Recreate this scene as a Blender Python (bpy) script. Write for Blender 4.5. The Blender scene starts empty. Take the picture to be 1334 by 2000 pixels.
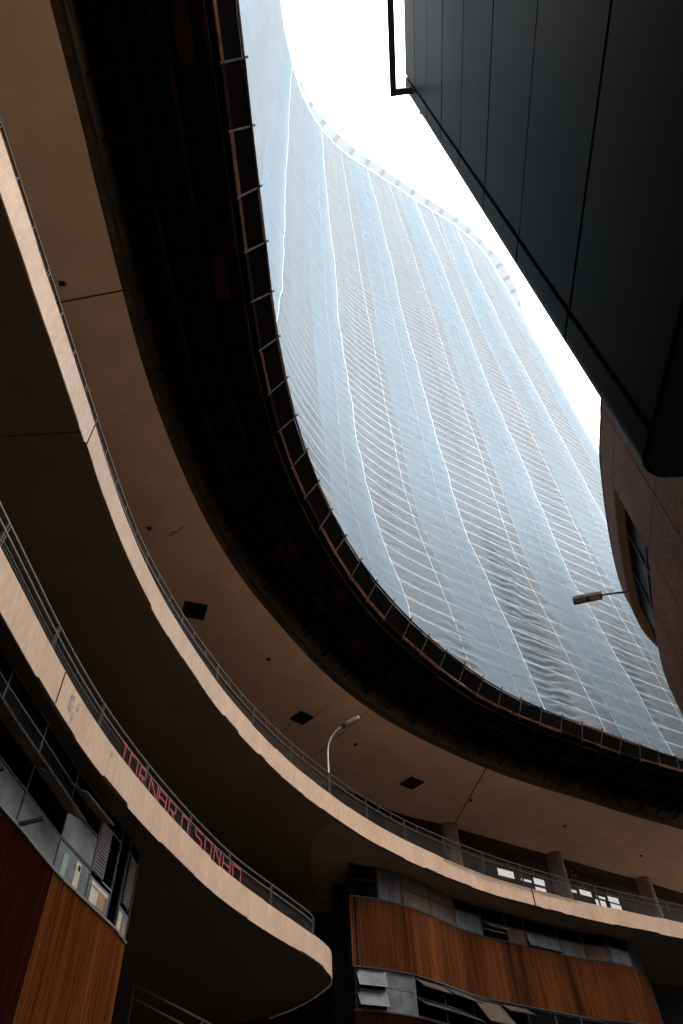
import bpy, math, random
import numpy as np
from mathutils import Matrix, Vector
random.seed(7); rng = np.random.default_rng(11)
scene = bpy.context.scene
COL = scene.collection

# ------------------------------------------------------------------ camera, sky, sun, exposure
EYE = 1.6                                   # eye height over the pavement
cd = bpy.data.cameras.new('camera'); cam = bpy.data.objects.new('camera', cd); COL.objects.link(cam)
R = Matrix(((0.99825, 0.05919, 0.0), (0.04512, -0.7609, -0.64729), (-0.03831, 0.64616, -0.76224)))
# rows are world axes: x right, y ahead, z up; columns the camera's own axes
R = Matrix([list(r) for r in R]).to_4x4()
cam.matrix_world = Matrix.Translation((0, 0, EYE)) @ R
cd.sensor_fit = 'VERTICAL'; cd.sensor_height = 36; cd.lens = 36 * 1333 / 2000
cd.clip_start = 0.05; cd.clip_end = 2000
scene.camera = cam

w = bpy.data.worlds.new('World'); scene.world = w; w.use_nodes = True
nt = w.node_tree; nt.nodes.clear()
SUN_EL, SUN_AZ = math.radians(58), math.radians(300)
sky = nt.nodes.new('ShaderNodeTexSky'); sky.sky_type = 'NISHITA'; sky.sun_disc = False
sky.sun_elevation = SUN_EL; sky.sun_rotation = SUN_AZ
sky.dust_density = 4; sky.air_density = 1.0
hs = nt.nodes.new('ShaderNodeHueSaturation'); hs.inputs['Saturation'].default_value = 0.08
bg = nt.nodes.new('ShaderNodeBackground'); bg.inputs['Strength'].default_value = 0.07
bg2 = nt.nodes.new('ShaderNodeBackground'); bg2.inputs['Color'].default_value = (0.97, 0.985, 1, 1); bg2.inputs['Strength'].default_value = 0.55
add = nt.nodes.new('ShaderNodeAddShader'); wo = nt.nodes.new('ShaderNodeOutputWorld')
nt.links.new(sky.outputs[0], hs.inputs['Color']); nt.links.new(hs.outputs[0], bg.inputs['Color'])
nt.links.new(bg.outputs[0], add.inputs[0]); nt.links.new(bg2.outputs[0], add.inputs[1]); nt.links.new(add.outputs[0], wo.inputs[0])

sd = bpy.data.lights.new('sun', 'SUN'); sd.energy = 0.6; sd.angle = math.radians(25); sd.color = (1, 0.96, 0.9)
sun = bpy.data.objects.new('sun', sd); COL.objects.link(sun)
sdir = Vector((math.sin(SUN_AZ) * math.cos(SUN_EL), math.cos(SUN_AZ) * math.cos(SUN_EL), math.sin(SUN_EL)))
sun.rotation_euler = sdir.to_track_quat('Z', 'Y').to_euler()

vs = scene.view_settings; vs.view_transform = 'Standard'; vs.look = 'None'; vs.gamma = 1; vs.use_curve_mapping = False
vs.exposure = 3.2
scene.render.engine = 'CYCLES'
scene.cycles.max_bounces = 8; scene.cycles.diffuse_bounces = 5; scene.cycles.transparent_max_bounces = 12
scene.cycles.caustics_reflective = False; scene.cycles.caustics_refractive = False
scene.cycles.use_denoising = True

# ------------------------------------------------------------------ materials
def M(name, c1, c2=None, rough=0.7, metal=0.0, scale=3.0, stretch=(1, 1, 1), bump=0.0, coord='Object', spec=0.3,
      grain=None, grain_amt=0.3, tile=None, ior=None):
    """Principled surface: two tones mixed by noise, optional finer grain, fine bump and mosaic joints."""
    m = bpy.data.materials.new(name); m.use_nodes = True
    n = m.node_tree.nodes; l = m.node_tree.links; p = n['Principled BSDF']
    p.inputs['Roughness'].default_value = rough; p.inputs['Metallic'].default_value = metal
    p.inputs['Specular IOR Level'].default_value = spec
    if ior: p.inputs['IOR'].default_value = ior; p.inputs['Specular IOR Level'].default_value = .5
    tc = n.new('ShaderNodeTexCoord'); mp = n.new('ShaderNodeMapping'); mp.inputs['Scale'].default_value = stretch
    l.new(tc.outputs[coord], mp.inputs[0])
    nz = n.new('ShaderNodeTexNoise'); nz.inputs['Scale'].default_value = scale; nz.inputs['Detail'].default_value = 8; nz.inputs['Roughness'].default_value = 0.62
    l.new(mp.outputs[0], nz.inputs['Vector'])
    rp = n.new('ShaderNodeMapRange'); rp.inputs[1].default_value = 0.34; rp.inputs[2].default_value = 0.68
    l.new(nz.outputs[0], rp.inputs[0])
    mx = n.new('ShaderNodeMix'); mx.data_type = 'RGBA'
    mx.inputs[6].default_value = (*c1, 1); mx.inputs[7].default_value = (*(c2 or c1), 1)
    l.new(rp.outputs[0], mx.inputs[0]); col = mx.outputs[2]; h = nz.outputs[0]
    if grain:
        n2 = n.new('ShaderNodeTexNoise'); n2.inputs['Scale'].default_value = grain; n2.inputs['Detail'].default_value = 6
        m2 = n.new('ShaderNodeMapping'); m2.inputs['Scale'].default_value = stretch
        l.new(tc.outputs[coord], m2.inputs[0]); l.new(m2.outputs[0], n2.inputs['Vector'])
        mr = n.new('ShaderNodeMapRange'); mr.inputs[1].default_value = .3; mr.inputs[2].default_value = .7
        mr.inputs[3].default_value = 1 - grain_amt; mr.inputs[4].default_value = 1 + grain_amt * .5
        l.new(n2.outputs[0], mr.inputs[0])
        mm = n.new('ShaderNodeMix'); mm.data_type = 'RGBA'; mm.blend_type = 'MULTIPLY'; mm.inputs[0].default_value = 1
        l.new(col, mm.inputs[6]); l.new(mr.outputs[0], mm.inputs[7]); col = mm.outputs[2]; h = n2.outputs[0]
    if tile:
        br = n.new('ShaderNodeTexBrick'); br.offset = 0; br.squash = 1
        br.inputs['Scale'].default_value = 1; br.inputs['Brick Width'].default_value = tile; br.inputs['Row Height'].default_value = tile
        br.inputs['Mortar Size'].default_value = tile * .09; br.inputs['Color1'].default_value = (1, 1, 1, 1); br.inputs['Color2'].default_value = (.95, .95, .95, 1)
        br.inputs['Mortar'].default_value = (.82, .80, .78, 1)
        l.new(tc.outputs['UV'], br.inputs['Vector'])
        mm = n.new('ShaderNodeMix'); mm.data_type = 'RGBA'; mm.blend_type = 'MULTIPLY'; mm.inputs[0].default_value = 1
        l.new(col, mm.inputs[6]); l.new(br.outputs[0], mm.inputs[7]); col = mm.outputs[2]
    l.new(col, p.inputs['Base Color'])
    if bump:
        b = n.new('ShaderNodeBump'); b.inputs['Strength'].default_value = bump; b.inputs['Distance'].default_value = 0.03
        l.new(h, b.inputs['Height']); l.new(b.outputs[0], p.inputs['Normal'])
    return m

mat = {}
mat['fascia'] = M('mosaic_fascia', (.80, .55, .375), (.65, .435, .29), .55, scale=1.0, stretch=(1.6, .45, 1), coord='UV', grain=6, grain_amt=.14, tile=.05, bump=.15)
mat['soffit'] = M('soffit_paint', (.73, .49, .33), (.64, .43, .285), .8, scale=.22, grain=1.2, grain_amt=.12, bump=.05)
mat['soffit_low_shaded'] = M('soffit_paint_low_shaded', (.085, .057, .032), (.062, .042, .023), .8, scale=.25, grain=1.2, grain_amt=.12, bump=.04)  # same paint as the soffit above; shade put into a darker colour
mat['soffit_first_shaded'] = M('soffit_paint_first_shaded', (.030, .021, .012), (.020, .014, .008), .85, scale=.35, grain=2.2, grain_amt=.22)  # same soffit paint again, passage shade darkened into the colour
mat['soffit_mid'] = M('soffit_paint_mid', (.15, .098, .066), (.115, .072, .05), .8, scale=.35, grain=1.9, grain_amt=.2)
mat['deck'] = M('terrace_deck', (.40, .32, .26), (.30, .24, .19), .8)
mat['slab_edge'] = M('raw_concrete_edge', (.16, .11, .08), (.07, .05, .04), .9, scale=6)
mat['joint'] = M('joint_filler', (.03, .022, .018), (.015, .012, .01), .9)
mat['ochre'] = M('ochre_render', (.10, .062, .026), (.025, .016, .010), .9, scale=.9, grain=6)
mat['steel'] = M('galvanised_rail', (.10, .095, .09), (.06, .057, .054), .5, .3, scale=8)
mat['pole'] = M('galvanised_pole', (.55, .52, .50), (.4, .38, .36), .4, .6, scale=6)
mat['black'] = M('blackened_metal', (.012, .012, .013), (.02, .018, .018), .6)
mat['wire'] = M('wire_mesh', (.09, .075, .06), (.05, .045, .04), .6, .2)
mat['tape'] = M('pink_red_tape', (.40, .07, .085), (.26, .045, .055), .6, scale=20)
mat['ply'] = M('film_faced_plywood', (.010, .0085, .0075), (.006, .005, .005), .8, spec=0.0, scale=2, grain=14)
mat['plank'] = M('blackish_plank', (.007, .005, .004), (.004, .003, .003), .9, spec=.05, scale=2.5, grain=16)  # near-black tone for deck boards and joists
mat['rustplank'] = M('rusty_plank', (.035, .012, .005), (.009, .005, .004), .9, spec=.05, scale=2.2, grain=12)
mat['rust'] = M('rusty_timber', (.24, .08, .02), (.035, .016, .009), .85, scale=1.6, grain=10, grain_amt=.5)
mat['darksteel'] = M('dark_steel', (.10, .085, .075), (.05, .04, .035), .55, .3, scale=6)
mat['brise'] = M('brise_paint', (.62, .59, .575), (.60, .52, .47), .7, scale=.35, grain=2)
mat['towerwall'] = M('tower_render', (.20, .198, .195), (.145, .145, .145), .85, scale=.25, grain=2)
mat['smudge'] = M('shadow_smudge', (.07, .085, .10), (.11, .12, .13), .6, spec=.1)  # dark tone imitating shadow smudges behind the net
mat['panel'] = M('charcoal_panel', (.0062, .0072, .0086), (.0014, .0016, .0019), .42, .0, scale=.8, stretch=(1, 1, .22), ior=1.085)
mat['panelback'] = M('panel_gap', (.006, .006, .006), (.01, .01, .01), .9)
mat['frame'] = M('maroon_tube', (.05, .028, .03), (.035, .02, .02), .5)
mat['stone'] = M('brown_stone', (.26, .125, .085), (.18, .085, .06), .6, scale=1.2, grain=9, grain_amt=.4, bump=.1, spec=.12)
mat['reveal'] = M('beige_reveal', (.30, .20, .13), (.22, .15, .10), .8)
mat['wood'] = M('orange_slats', (.175, .054, .014), (.065, .019, .006), .6, spec=0.0, scale=1.5, stretch=(3.2, 3.2, .12), grain=5, grain_amt=.45)
mat['wood2'] = M('brown_slats', (.185, .064, .024), (.05, .017, .008), .6, spec=0.0, scale=.45, stretch=(2.2, 2.2, .10), grain=5, grain_amt=.45)
mat['maroon'] = M('maroon_slats', (.034, .008, .006), (.016, .0045, .0035), .6, spec=0.0, scale=1.5, stretch=(3, 3, .15), grain=5)
mat['frost'] = M('dusty_glass', (.19, .205, .205), (.08, .09, .09), .4, scale=1.6, grain=5, grain_amt=.2, spec=.2)
mat['dustbrown'] = M('dusty_brown_glass', (.16, .112, .082), (.085, .058, .042), .4, scale=1.4, grain=6, grain_amt=.25, spec=.25)
mat['glass'] = M('dark_glass', (.005, .005, .005), (.007, .007, .007), .2, ior=1.05)
mat['curtain'] = M('curtained_glass', (.18, .18, .19), (.03, .03, .035), .35, scale=2.0, stretch=(4, 4, .3), grain=6)
mat['winframe'] = M('dark_window_frame', (.05, .047, .045), (.03, .03, .03), .5)
mat['mirror'] = M('sky_reflecting_glass', (.45, .47, .48), (.40, .42, .43), .08, 1.0)
mat['alu'] = M('grey_window_frame', (.24, .23, .22), (.15, .145, .14), .5, .2)
mat['interior'] = M('shade_black_interior', (.007, .005, .004), (.004, .003, .0025), .95)  # near-black base carries the shade of recesses, passages and rooms
mat['redwall'] = M('dark_red_wall', (.06, .026, .018), (.035, .016, .012), .8, scale=1)
mat['column'] = M('column_mosaic', (.34, .26, .19), (.24, .18, .13), .6, scale=1.2, tile=.07, grain=5)
mat['asphalt'] = M('asphalt', (.06, .058, .055), (.045, .043, .042), .9, scale=2, grain=40)
mat['paver'] = M('pavement', (.46, .39, .32), (.38, .32, .265), .85, scale=1.5, grain=14)
mat['lens'] = M('lamp_lens', (.50, .36, .18), (.40, .30, .16), .3)
mat['paper'] = M('poster_paper', (.62, .55, .45), (.45, .40, .33), .7, scale=6)
mat['cardboard'] = M('cardboard', (.40, .25, .12), (.30, .18, .09), .8, scale=5)
mat['greenpaper'] = M('green_poster', (.22, .36, .26), (.30, .40, .32), .7, scale=4)
mat['spall'] = M('spalled_render', (.80, .62, .52), (.42, .28, .20), .9, scale=5, grain=30, grain_amt=.6, bump=.6)
mat['rope'] = M('white_rope', (.93, .94, .95), (.86, .88, .9), .7)
mat['bluerope'] = M('grey_cord', (.22, .27, .31), (.30, .36, .40), .7)

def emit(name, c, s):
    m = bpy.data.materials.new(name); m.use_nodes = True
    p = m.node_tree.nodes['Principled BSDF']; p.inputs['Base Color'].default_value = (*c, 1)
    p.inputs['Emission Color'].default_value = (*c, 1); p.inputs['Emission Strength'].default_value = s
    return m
mat['glowpane'] = emit('sky_glow_pane', (1, .96, .97), .085)  # self-glow stands in for bright sky at the panes

def netmat(name, col, a0, a1):
    """Woven debris netting: part of the light goes through the holes, the threads scatter and transmit the rest."""
    m = bpy.data.materials.new(name); m.use_nodes = True
    n = m.node_tree.nodes; l = m.node_tree.links; n.clear()
    out = n.new('ShaderNodeOutputMaterial')
    df = n.new('ShaderNodeBsdfDiffuse'); tr = n.new('ShaderNodeBsdfTranslucent'); tp = n.new('ShaderNodeBsdfTransparent')
    ms = n.new('ShaderNodeMixShader'); ms.inputs[0].default_value = .38; mt = n.new('ShaderNodeMixShader')
    tc = n.new('ShaderNodeTexCoord'); mp = n.new('ShaderNodeMapping'); mp.inputs['Scale'].default_value = (.3, 2.4, 1)
    nz = n.new('ShaderNodeTexNoise'); nz.inputs['Scale'].default_value = 1; nz.inputs['Detail'].default_value = 5; nz.inputs['Distortion'].default_value = .5
    l.new(tc.outputs['UV'], mp.inputs[0]); l.new(mp.outputs[0], nz.inputs['Vector'])
    mp2 = n.new('ShaderNodeMapping'); mp2.inputs['Scale'].default_value = (.35, .06, 1)
    n2 = n.new('ShaderNodeTexNoise'); n2.inputs['Scale'].default_value = 1; n2.inputs['Detail'].default_value = 3
    l.new(tc.outputs['UV'], mp2.inputs[0]); l.new(mp2.outputs[0], n2.inputs['Vector'])
    ad = n.new('ShaderNodeMath'); ad.operation = 'ADD'; l.new(nz.outputs[0], ad.inputs[0]); l.new(n2.outputs[0], ad.inputs[1])
    mr = n.new('ShaderNodeMapRange'); mr.inputs[1].default_value = .7; mr.inputs[2].default_value = 1.3; mr.inputs[3].default_value = a0; mr.inputs[4].default_value = a1
    l.new(ad.outputs[0], mr.inputs[0])
    mx = n.new('ShaderNodeMix'); mx.data_type = 'RGBA'; mx.inputs[6].default_value = (*col, 1); mx.inputs[7].default_value = (col[0] * .80, col[1] * .88, col[2] * .93, 1)
    l.new(n2.outputs[0], mx.inputs[0]); l.new(mx.outputs[2], df.inputs[0]); l.new(mx.outputs[2], tr.inputs[0])
    b = n.new('ShaderNodeBump'); b.inputs['Strength'].default_value = .5; b.inputs['Distance'].default_value = .1
    l.new(nz.outputs[0], b.inputs['Height']); l.new(b.outputs[0], df.inputs['Normal'])
    l.new(df.outputs[0], ms.inputs[1]); l.new(tr.outputs[0], ms.inputs[2])
    bu = n.new('ShaderNodeAttribute'); bu.attribute_name = 'bunch'          # gathered folds: more threads per area
    ma = n.new('ShaderNodeMath'); ma.operation = 'MULTIPLY_ADD'; ma.inputs[1].default_value = .45; ma.use_clamp = True
    l.new(bu.outputs['Fac'], ma.inputs[0]); l.new(mr.outputs[0], ma.inputs[2])
    l.new(ma.outputs[0], mt.inputs[0]); l.new(tp.outputs[0], mt.inputs[1]); l.new(ms.outputs[0], mt.inputs[2])
    l.new(mt.outputs[0], out.inputs[0]); return m
mat['net'] = netmat('debris_net', (.365, .432, .475), .38, .55)
mat['net_dense'] = netmat('debris_net_dense', (.325, .39, .432), .45, .63)
mat['tray'] = netmat('tray_net', (.15, .162, .172), .96, .98)

# ------------------------------------------------------------------ helpers
def link(name, data, parent=None):
    o = bpy.data.objects.new(name, data); COL.objects.link(o)
    if parent: o.parent = parent
    return o
def mesh(name, v, f, m, parent=None, uv=None, smooth=False):
    me = bpy.data.meshes.new(name); me.from_pydata([tuple(map(float, p)) for p in v], [], f)
    if uv is not None:
        ul = me.uv_layers.new(name='UVMap'); li = np.empty(len(me.loops), int); me.loops.foreach_get('vertex_index', li)
        ul.data.foreach_set('uv', np.asarray(uv, float)[li].ravel())
    if smooth: me.polygons.foreach_set('use_smooth', [True] * len(me.polygons))
    if m: me.materials.append(mat[m])
    me.update(); return link(name, me, parent)
def empty(name, loc=(0, 0, 0)):
    o = bpy.data.objects.new(name, None); COL.objects.link(o); o.location = loc; o.empty_display_size = .3; return o
def tag(o, label, cat, group=None, kind=None):
    if label: o['label'] = label
    if cat: o['category'] = cat
    if group: o['group'] = group
    if kind: o['kind'] = kind
    return o
BOXF = [(0, 1, 3, 2), (4, 6, 7, 5), (0, 4, 5, 1), (2, 3, 7, 6), (0, 2, 6, 4), (1, 5, 7, 3)]
def boxv(c, ax, ay, az):
    c, ax, ay, az = map(Vector, (c, ax, ay, az))
    return [c + ax * i + ay * j + az * k for i in (-.5, .5) for j in (-.5, .5) for k in (-.5, .5)]
class MB:
    def __init__(s): s.v = []; s.f = []
    def box(s, c, ax, ay, az):
        n = len(s.v); s.v += boxv(c, ax, ay, az); s.f += [tuple(i + n for i in q) for q in BOXF]; return s
    def beam(s, p, q, wd, ht, up=(0, 0, 1)):
        p, q = Vector(p), Vector(q); d = q - p; L = d.length
        if L < 1e-6: return s
        side = d.cross(Vector(up))
        if side.length < 1e-5: side = d.cross(Vector((1, 0, 0)))
        side.normalize(); u = side.cross(d).normalized()
        return s.box((p + q) / 2, d, side * wd, u * ht)
    def tube(s, pts, rad, n=10):
        pts = [Vector(p) for p in pts]; rads = rad if isinstance(rad, (list, tuple)) else [rad] * len(pts); base = len(s.v)
        for i, p in enumerate(pts):
            d = (pts[min(i + 1, len(pts) - 1)] - pts[max(i - 1, 0)]).normalized()
            a = d.cross(Vector((0.3, 0.9, 0.1))); a.normalize(); b = d.cross(a)
            for k in range(n):
                t = 2 * math.pi * k / n; s.v.append(p + (a * math.cos(t) + b * math.sin(t)) * rads[i])
        for i in range(len(pts) - 1):
            for k in range(n):
                s.f.append((base + i * n + k, base + i * n + (k + 1) % n, base + (i + 1) * n + (k + 1) % n, base + (i + 1) * n + k))
        s.f.append(tuple(base + k for k in range(n))[::-1]); s.f.append(tuple(base + (len(pts) - 1) * n + k for k in range(n))); return s
    def build(s, name, m, parent=None, smooth=False): return mesh(name, s.v, s.f, m, parent, None, smooth)

class Curve:
    """Plan curve, Catmull-Rom through the given points, resampled evenly; normal points to the open (street) side."""
    def __init__(s, pts, ds=.1, raw=False):
        P = np.array(pts, float)
        keep = np.r_[True, np.linalg.norm(np.diff(P, axis=0), axis=1) > 1e-4]; P = P[keep]
        if not raw:
            Q = np.vstack([2 * P[0] - P[1], P, 2 * P[-1] - P[-2]]); o = []
            for i in range(1, len(Q) - 2):
                n = max(2, int(np.linalg.norm(Q[i + 1] - Q[i]) / .05)); t = np.linspace(0, 1, n, endpoint=False)[:, None]
                a, b, c, d = Q[i - 1], Q[i], Q[i + 1], Q[i + 2]
                o.append(.5 * ((2 * b) + (c - a) * t + (2 * a - 5 * b + 4 * c - d) * t ** 2 + (-a + 3 * b - 3 * c + d) * t ** 3))
            P = np.vstack(o + [P[-1:]])
        L = np.r_[0, np.cumsum(np.linalg.norm(np.diff(P, axis=0), axis=1))]
        n = max(2, int(L[-1] / ds) + 1); s.t = np.linspace(0, L[-1], n); s.L = L[-1]
        s.p = np.stack([np.interp(s.t, L, P[:, k]) for k in (0, 1)], 1)
        tg = np.gradient(s.p, axis=0); tg /= np.linalg.norm(tg, axis=1)[:, None]
        s.n = np.stack([tg[:, 1], -tg[:, 0]], 1); s.tg = tg
    def at(s, u, off=0):
        x = np.interp(u, s.t, s.p[:, 0]); y = np.interp(u, s.t, s.p[:, 1])
        nx = np.interp(u, s.t, s.n[:, 0]); ny = np.interp(u, s.t, s.n[:, 1]); k = np.hypot(nx, ny)
        return np.stack([x + nx / k * off, y + ny / k * off], -1)
    def P(s, u, z, off=0): q = s.at(u, off); return Vector((q[0], q[1], z))
    def T(s, u): a, b = s.at(u - .05), s.at(u + .05); d = b - a; d = d / np.linalg.norm(d); return Vector((d[0], d[1], 0))
    def N(s, u): t = s.T(u); return Vector((t.y, -t.x, 0))
    def near(s, q): return float(s.t[np.argmin(((s.p - np.array(q)[:2]) ** 2).sum(1))])
    def sy(s, y): return float(s.t[np.argmin(abs(s.p[:, 1] - y))])
    def sub(s, a, b, ds):
        u = np.linspace(a, b, max(2, int(round((b - a) / ds)) + 1)); return u
def sweep(name, cv, prof, m, parent=None, a=None, b=None, ds=.3, closed=True, smooth=False):
    """Sweep a profile [(offset, z)...] along a plan curve between arc positions a and b."""
    u = cv.sub(0 if a is None else a, cv.L if b is None else b, ds); k = len(prof); v = []; uv = []
    cum = np.r_[0, np.cumsum([math.hypot(prof[i + 1][0] - prof[i][0], prof[i + 1][1] - prof[i][1]) for i in range(k - 1)])]
    for j, (o, z) in enumerate(prof):
        q = cv.at(u, o); v += [(x, y, z) for x, y in q]; uv += [(t, cum[j]) for t in u]
    n = len(u); f = []
    for j in range(k if closed else k - 1):
        j2 = (j + 1) % k
        for i in range(n - 1): f.append((j * n + i, j * n + i + 1, j2 * n + i + 1, j2 * n + i))
    if closed:
        f.append(tuple(j * n for j in range(k))[::-1]); f.append(tuple(j * n + n - 1 for j in range(k)))
    return mesh(name, v, f, m, parent, uv, smooth)
def sheet(name, A, B, z, m, parent=None, z2=None, n=120):
    """Flat strip between two plan polylines (same count after resampling)."""
    a = A.at(np.linspace(0, A.L, n)); b = B.at(np.linspace(0, B.L, n)); z2 = z if z2 is None else z2
    v = [(x, y, z) for x, y in a] + [(x, y, z2) for x, y in b]
    return mesh(name, v, [(i, i + 1, n + i + 1, n + i) for i in range(n - 1)], m, parent, [(p[0], p[1]) for p in v])

# ------------------------------------------------------------------ plan curves (metres, x right, y ahead of the eye)
F1 = Curve([(-4.83, -20), (-4.82, -10), (-4.8, 0), (-4.8, 4.72), (-4.79, 7.32), (-4.78, 8.62), (-4.73, 9.92), (-4.62, 11.21), (-4.44, 12.5), (-4.21, 13.78), (-3.94, 15.05), (-3.63, 16.32), (-3.27, 17.57), (-2.82, 18.79), (-2.32, 19.99), (-1.82, 21.19), (-1.36, 22.38), (-1.13, 23.2), (-1.10, 23.8), (-1.18, 24.3), (-1.46, 24.88), (-1.83, 25.61), (-2.4, 26.4), (-3.4, 27.4)], .05)
F2 = Curve([(-4.7, -20), (-4.69, -10.18), (-4.68, 0), (-4.68, 3.84), (-4.7, 6.65), (-4.72, 8.05), (-4.7, 9.45), (-4.6, 10.85), (-4.42, 12.24), (-4.16, 13.62), (-3.85, 14.99), (-3.49, 16.34), (-3.04, 17.67), (-2.54, 18.98), (-1.98, 20.27), (-1.33, 21.51), (-.64, 22.73), (.1, 23.92), (.91, 25.07), (1.78, 26.17), (2.7, 27.23), (3.66, 28.25), (4.64, 29.25), (5.69, 30.19), (6.8, 31.04), (7.93, 31.87), (9.07, 32.69), (10.24, 33.47), (11.42, 34.22), (12.6, 34.98), (14.98, 36.46), (18.58, 38.65), (22.17, 40.83), (26.97, 43.74)], .05)
R2 = Curve([(-4.95, -20), (-4.95, -5), (-4.96, 5), (-4.96, 8.22), (-4.93, 9.63), (-4.84, 11.03), (-4.63, 12.43), (-4.36, 13.81), (-4.02, 15.17), (-3.62, 16.53), (-3.16, 17.86), (-2.62, 19.17), (-2.01, 20.44), (-1.35, 21.67), (-.62, 22.9), (.14, 24.08), (.97, 25.22), (1.87, 26.32), (2.83, 27.35), (3.83, 28.35), (4.86, 29.31), (5.93, 30.24), (7.03, 31.12), (8.16, 31.98), (9.3, 32.81), (10.46, 33.62), (11.64, 34.4), (12.84, 35.16), (16.44, 37.38), (22.48, 41.03), (27.3, 43.96)], .05)
S3 = Curve([(-4.78, -20), (-4.75, -5), (-4.75, 2.42), (-4.78, 3.82), (-4.79, 5.22), (-4.8, 6.62), (-4.79, 8.02), (-4.72, 9.42), (-4.58, 10.81), (-4.39, 12.2), (-4.15, 13.58), (-3.83, 14.95), (-3.43, 16.29), (-2.95, 17.61), (-2.4, 18.89), (-1.83, 20.17), (-1.22, 21.44), (-.55, 22.66), (.2, 23.85), (1.02, 24.99), (1.91, 26.07), (2.86, 27.09), (3.86, 28.07), (4.89, 29.03), (5.94, 29.95), (7.03, 30.83), (8.15, 31.67), (9.31, 32.46), (10.48, 33.23), (11.64, 34.01), (12.8, 34.81), (13.95, 35.6), (15.12, 36.37), (17.5, 37.85), (21.08, 40.06), (25.85, 42.99), (29.43, 45.19)], .1)
PL = Curve([(-2.05, -20), (-2.01, -4.61), (-2.0, .99), (-2.0, 2.39), (-2.02, 3.78), (-2.03, 5.18), (-2.04, 6.58), (-2.03, 7.98), (-1.97, 9.38), (-1.84, 10.77), (-1.63, 12.15), (-1.32, 13.52), (-.93, 14.86), (-.5, 16.19), (-.01, 17.5), (.55, 18.79), (1.2, 20.02), (1.93, 21.22), (2.72, 22.38), (3.53, 23.51), (4.39, 24.62), (5.32, 25.66), (6.33, 26.63), (7.41, 27.52), (8.54, 28.35), (9.69, 29.14), (10.84, 29.93), (11.98, 30.74), (13.13, 31.54), (14.33, 32.26), (15.56, 32.93), (18.01, 34.29), (21.68, 36.32), (27.8, 39.7)], .1)
PU = Curve([(-1.62, -20), (-1.57, -4.62), (-1.55, .97), (-1.56, 2.37), (-1.57, 3.76), (-1.56, 5.16), (-1.56, 6.56), (-1.55, 7.96), (-1.48, 9.35), (-1.34, 10.75), (-1.13, 12.13), (-.85, 13.5), (-.49, 14.85), (-.05, 16.17), (.47, 17.47), (1.06, 18.74), (1.73, 19.96), (2.46, 21.15), (3.25, 22.31), (4.08, 23.43), (4.97, 24.51), (5.91, 25.55), (6.89, 26.54), (7.94, 27.46), (9.06, 28.3), (10.21, 29.1), (11.37, 29.87), (12.53, 30.65), (13.68, 31.46), (14.81, 32.23), (15.98, 33.0), (17.2, 33.7), (20.9, 35.75), (28.0, 39.5)], .1)
FAC = Curve([(-4.3, -25), (-4.28, -16.96), (-4.25, -8.92), (-4.21, -.88), (-4.15, 3.14), (-4.09, 5.15), (-4.0, 7.16), (-3.85, 9.16), (-3.6, 11.16), (-3.25, 13.14), (-2.79, 15.09), (-2.21, 17.02), (-1.44, 18.87), (-.46, 20.63), (.7, 22.27), (2.02, 23.79), (3.51, 25.13), (5.12, 26.33), (6.78, 27.46), (8.46, 28.56), (10.14, 29.67), (11.81, 30.79), (13.46, 31.93), (15.13, 33.05), (16.84, 34.12), (18.55, 35.18), (20.22, 36.29), (21.83, 37.49), (23.39, 38.77), (24.85, 40.14), (26.2, 41.63), (27.44, 43.21), (28.58, 44.87), (29.63, 46.58), (30.57, 48.36), (31.39, 50.19), (32.08, 52.08), (32.64, 54.01), (33.06, 55.98), (33.33, 57.97), (33.49, 59.97), (33.52, 61.98), (33.4, 66)], .1)
ZS1, ZF1, ZR1 = 8.10, 8.75, 9.32
ZS2, ZF2, ZR2 = 12.36, 13.06, 13.87
ZS3, ZPL, ZPU, ZTOP = 18.10, 19.0, 19.65, 114.6

# ------------------------------------------------------------------ ground
g = mesh('ground', [(-300, -300, 0), (300, -300, 0), (300, 300, 0), (-300, 300, 0)], [(0, 1, 2, 3)], 'asphalt'); tag(g, None, None, kind='structure')
pv = mesh('pavement', [(-40, 10, .12), (9, 10, .12), (9, 60, .12), (-40, 60, .12), (-40, 10, 0), (9, 10, 0), (9, 60, 0), (-40, 60, 0)], [(0, 1, 2, 3), (0, 4, 5, 1), (1, 5, 6, 2), (2, 6, 7, 3), (3, 7, 4, 0)], 'paver'); tag(pv, None, None, kind='structure')  # unseen; pale tone and near edge set for bounce onto the soffits

nbk = empty('rear_light_blocker'); tag(nbk, 'unseen plain block added behind the viewer to cut low light', 'building')
mb = MB().box((6, -36, 13), (44, 0, 0), (0, 12, 0), (0, 0, 26)); mb.build('wall', 'towerwall', nbk)  # unseen block, added to cut low light from behind
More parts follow.
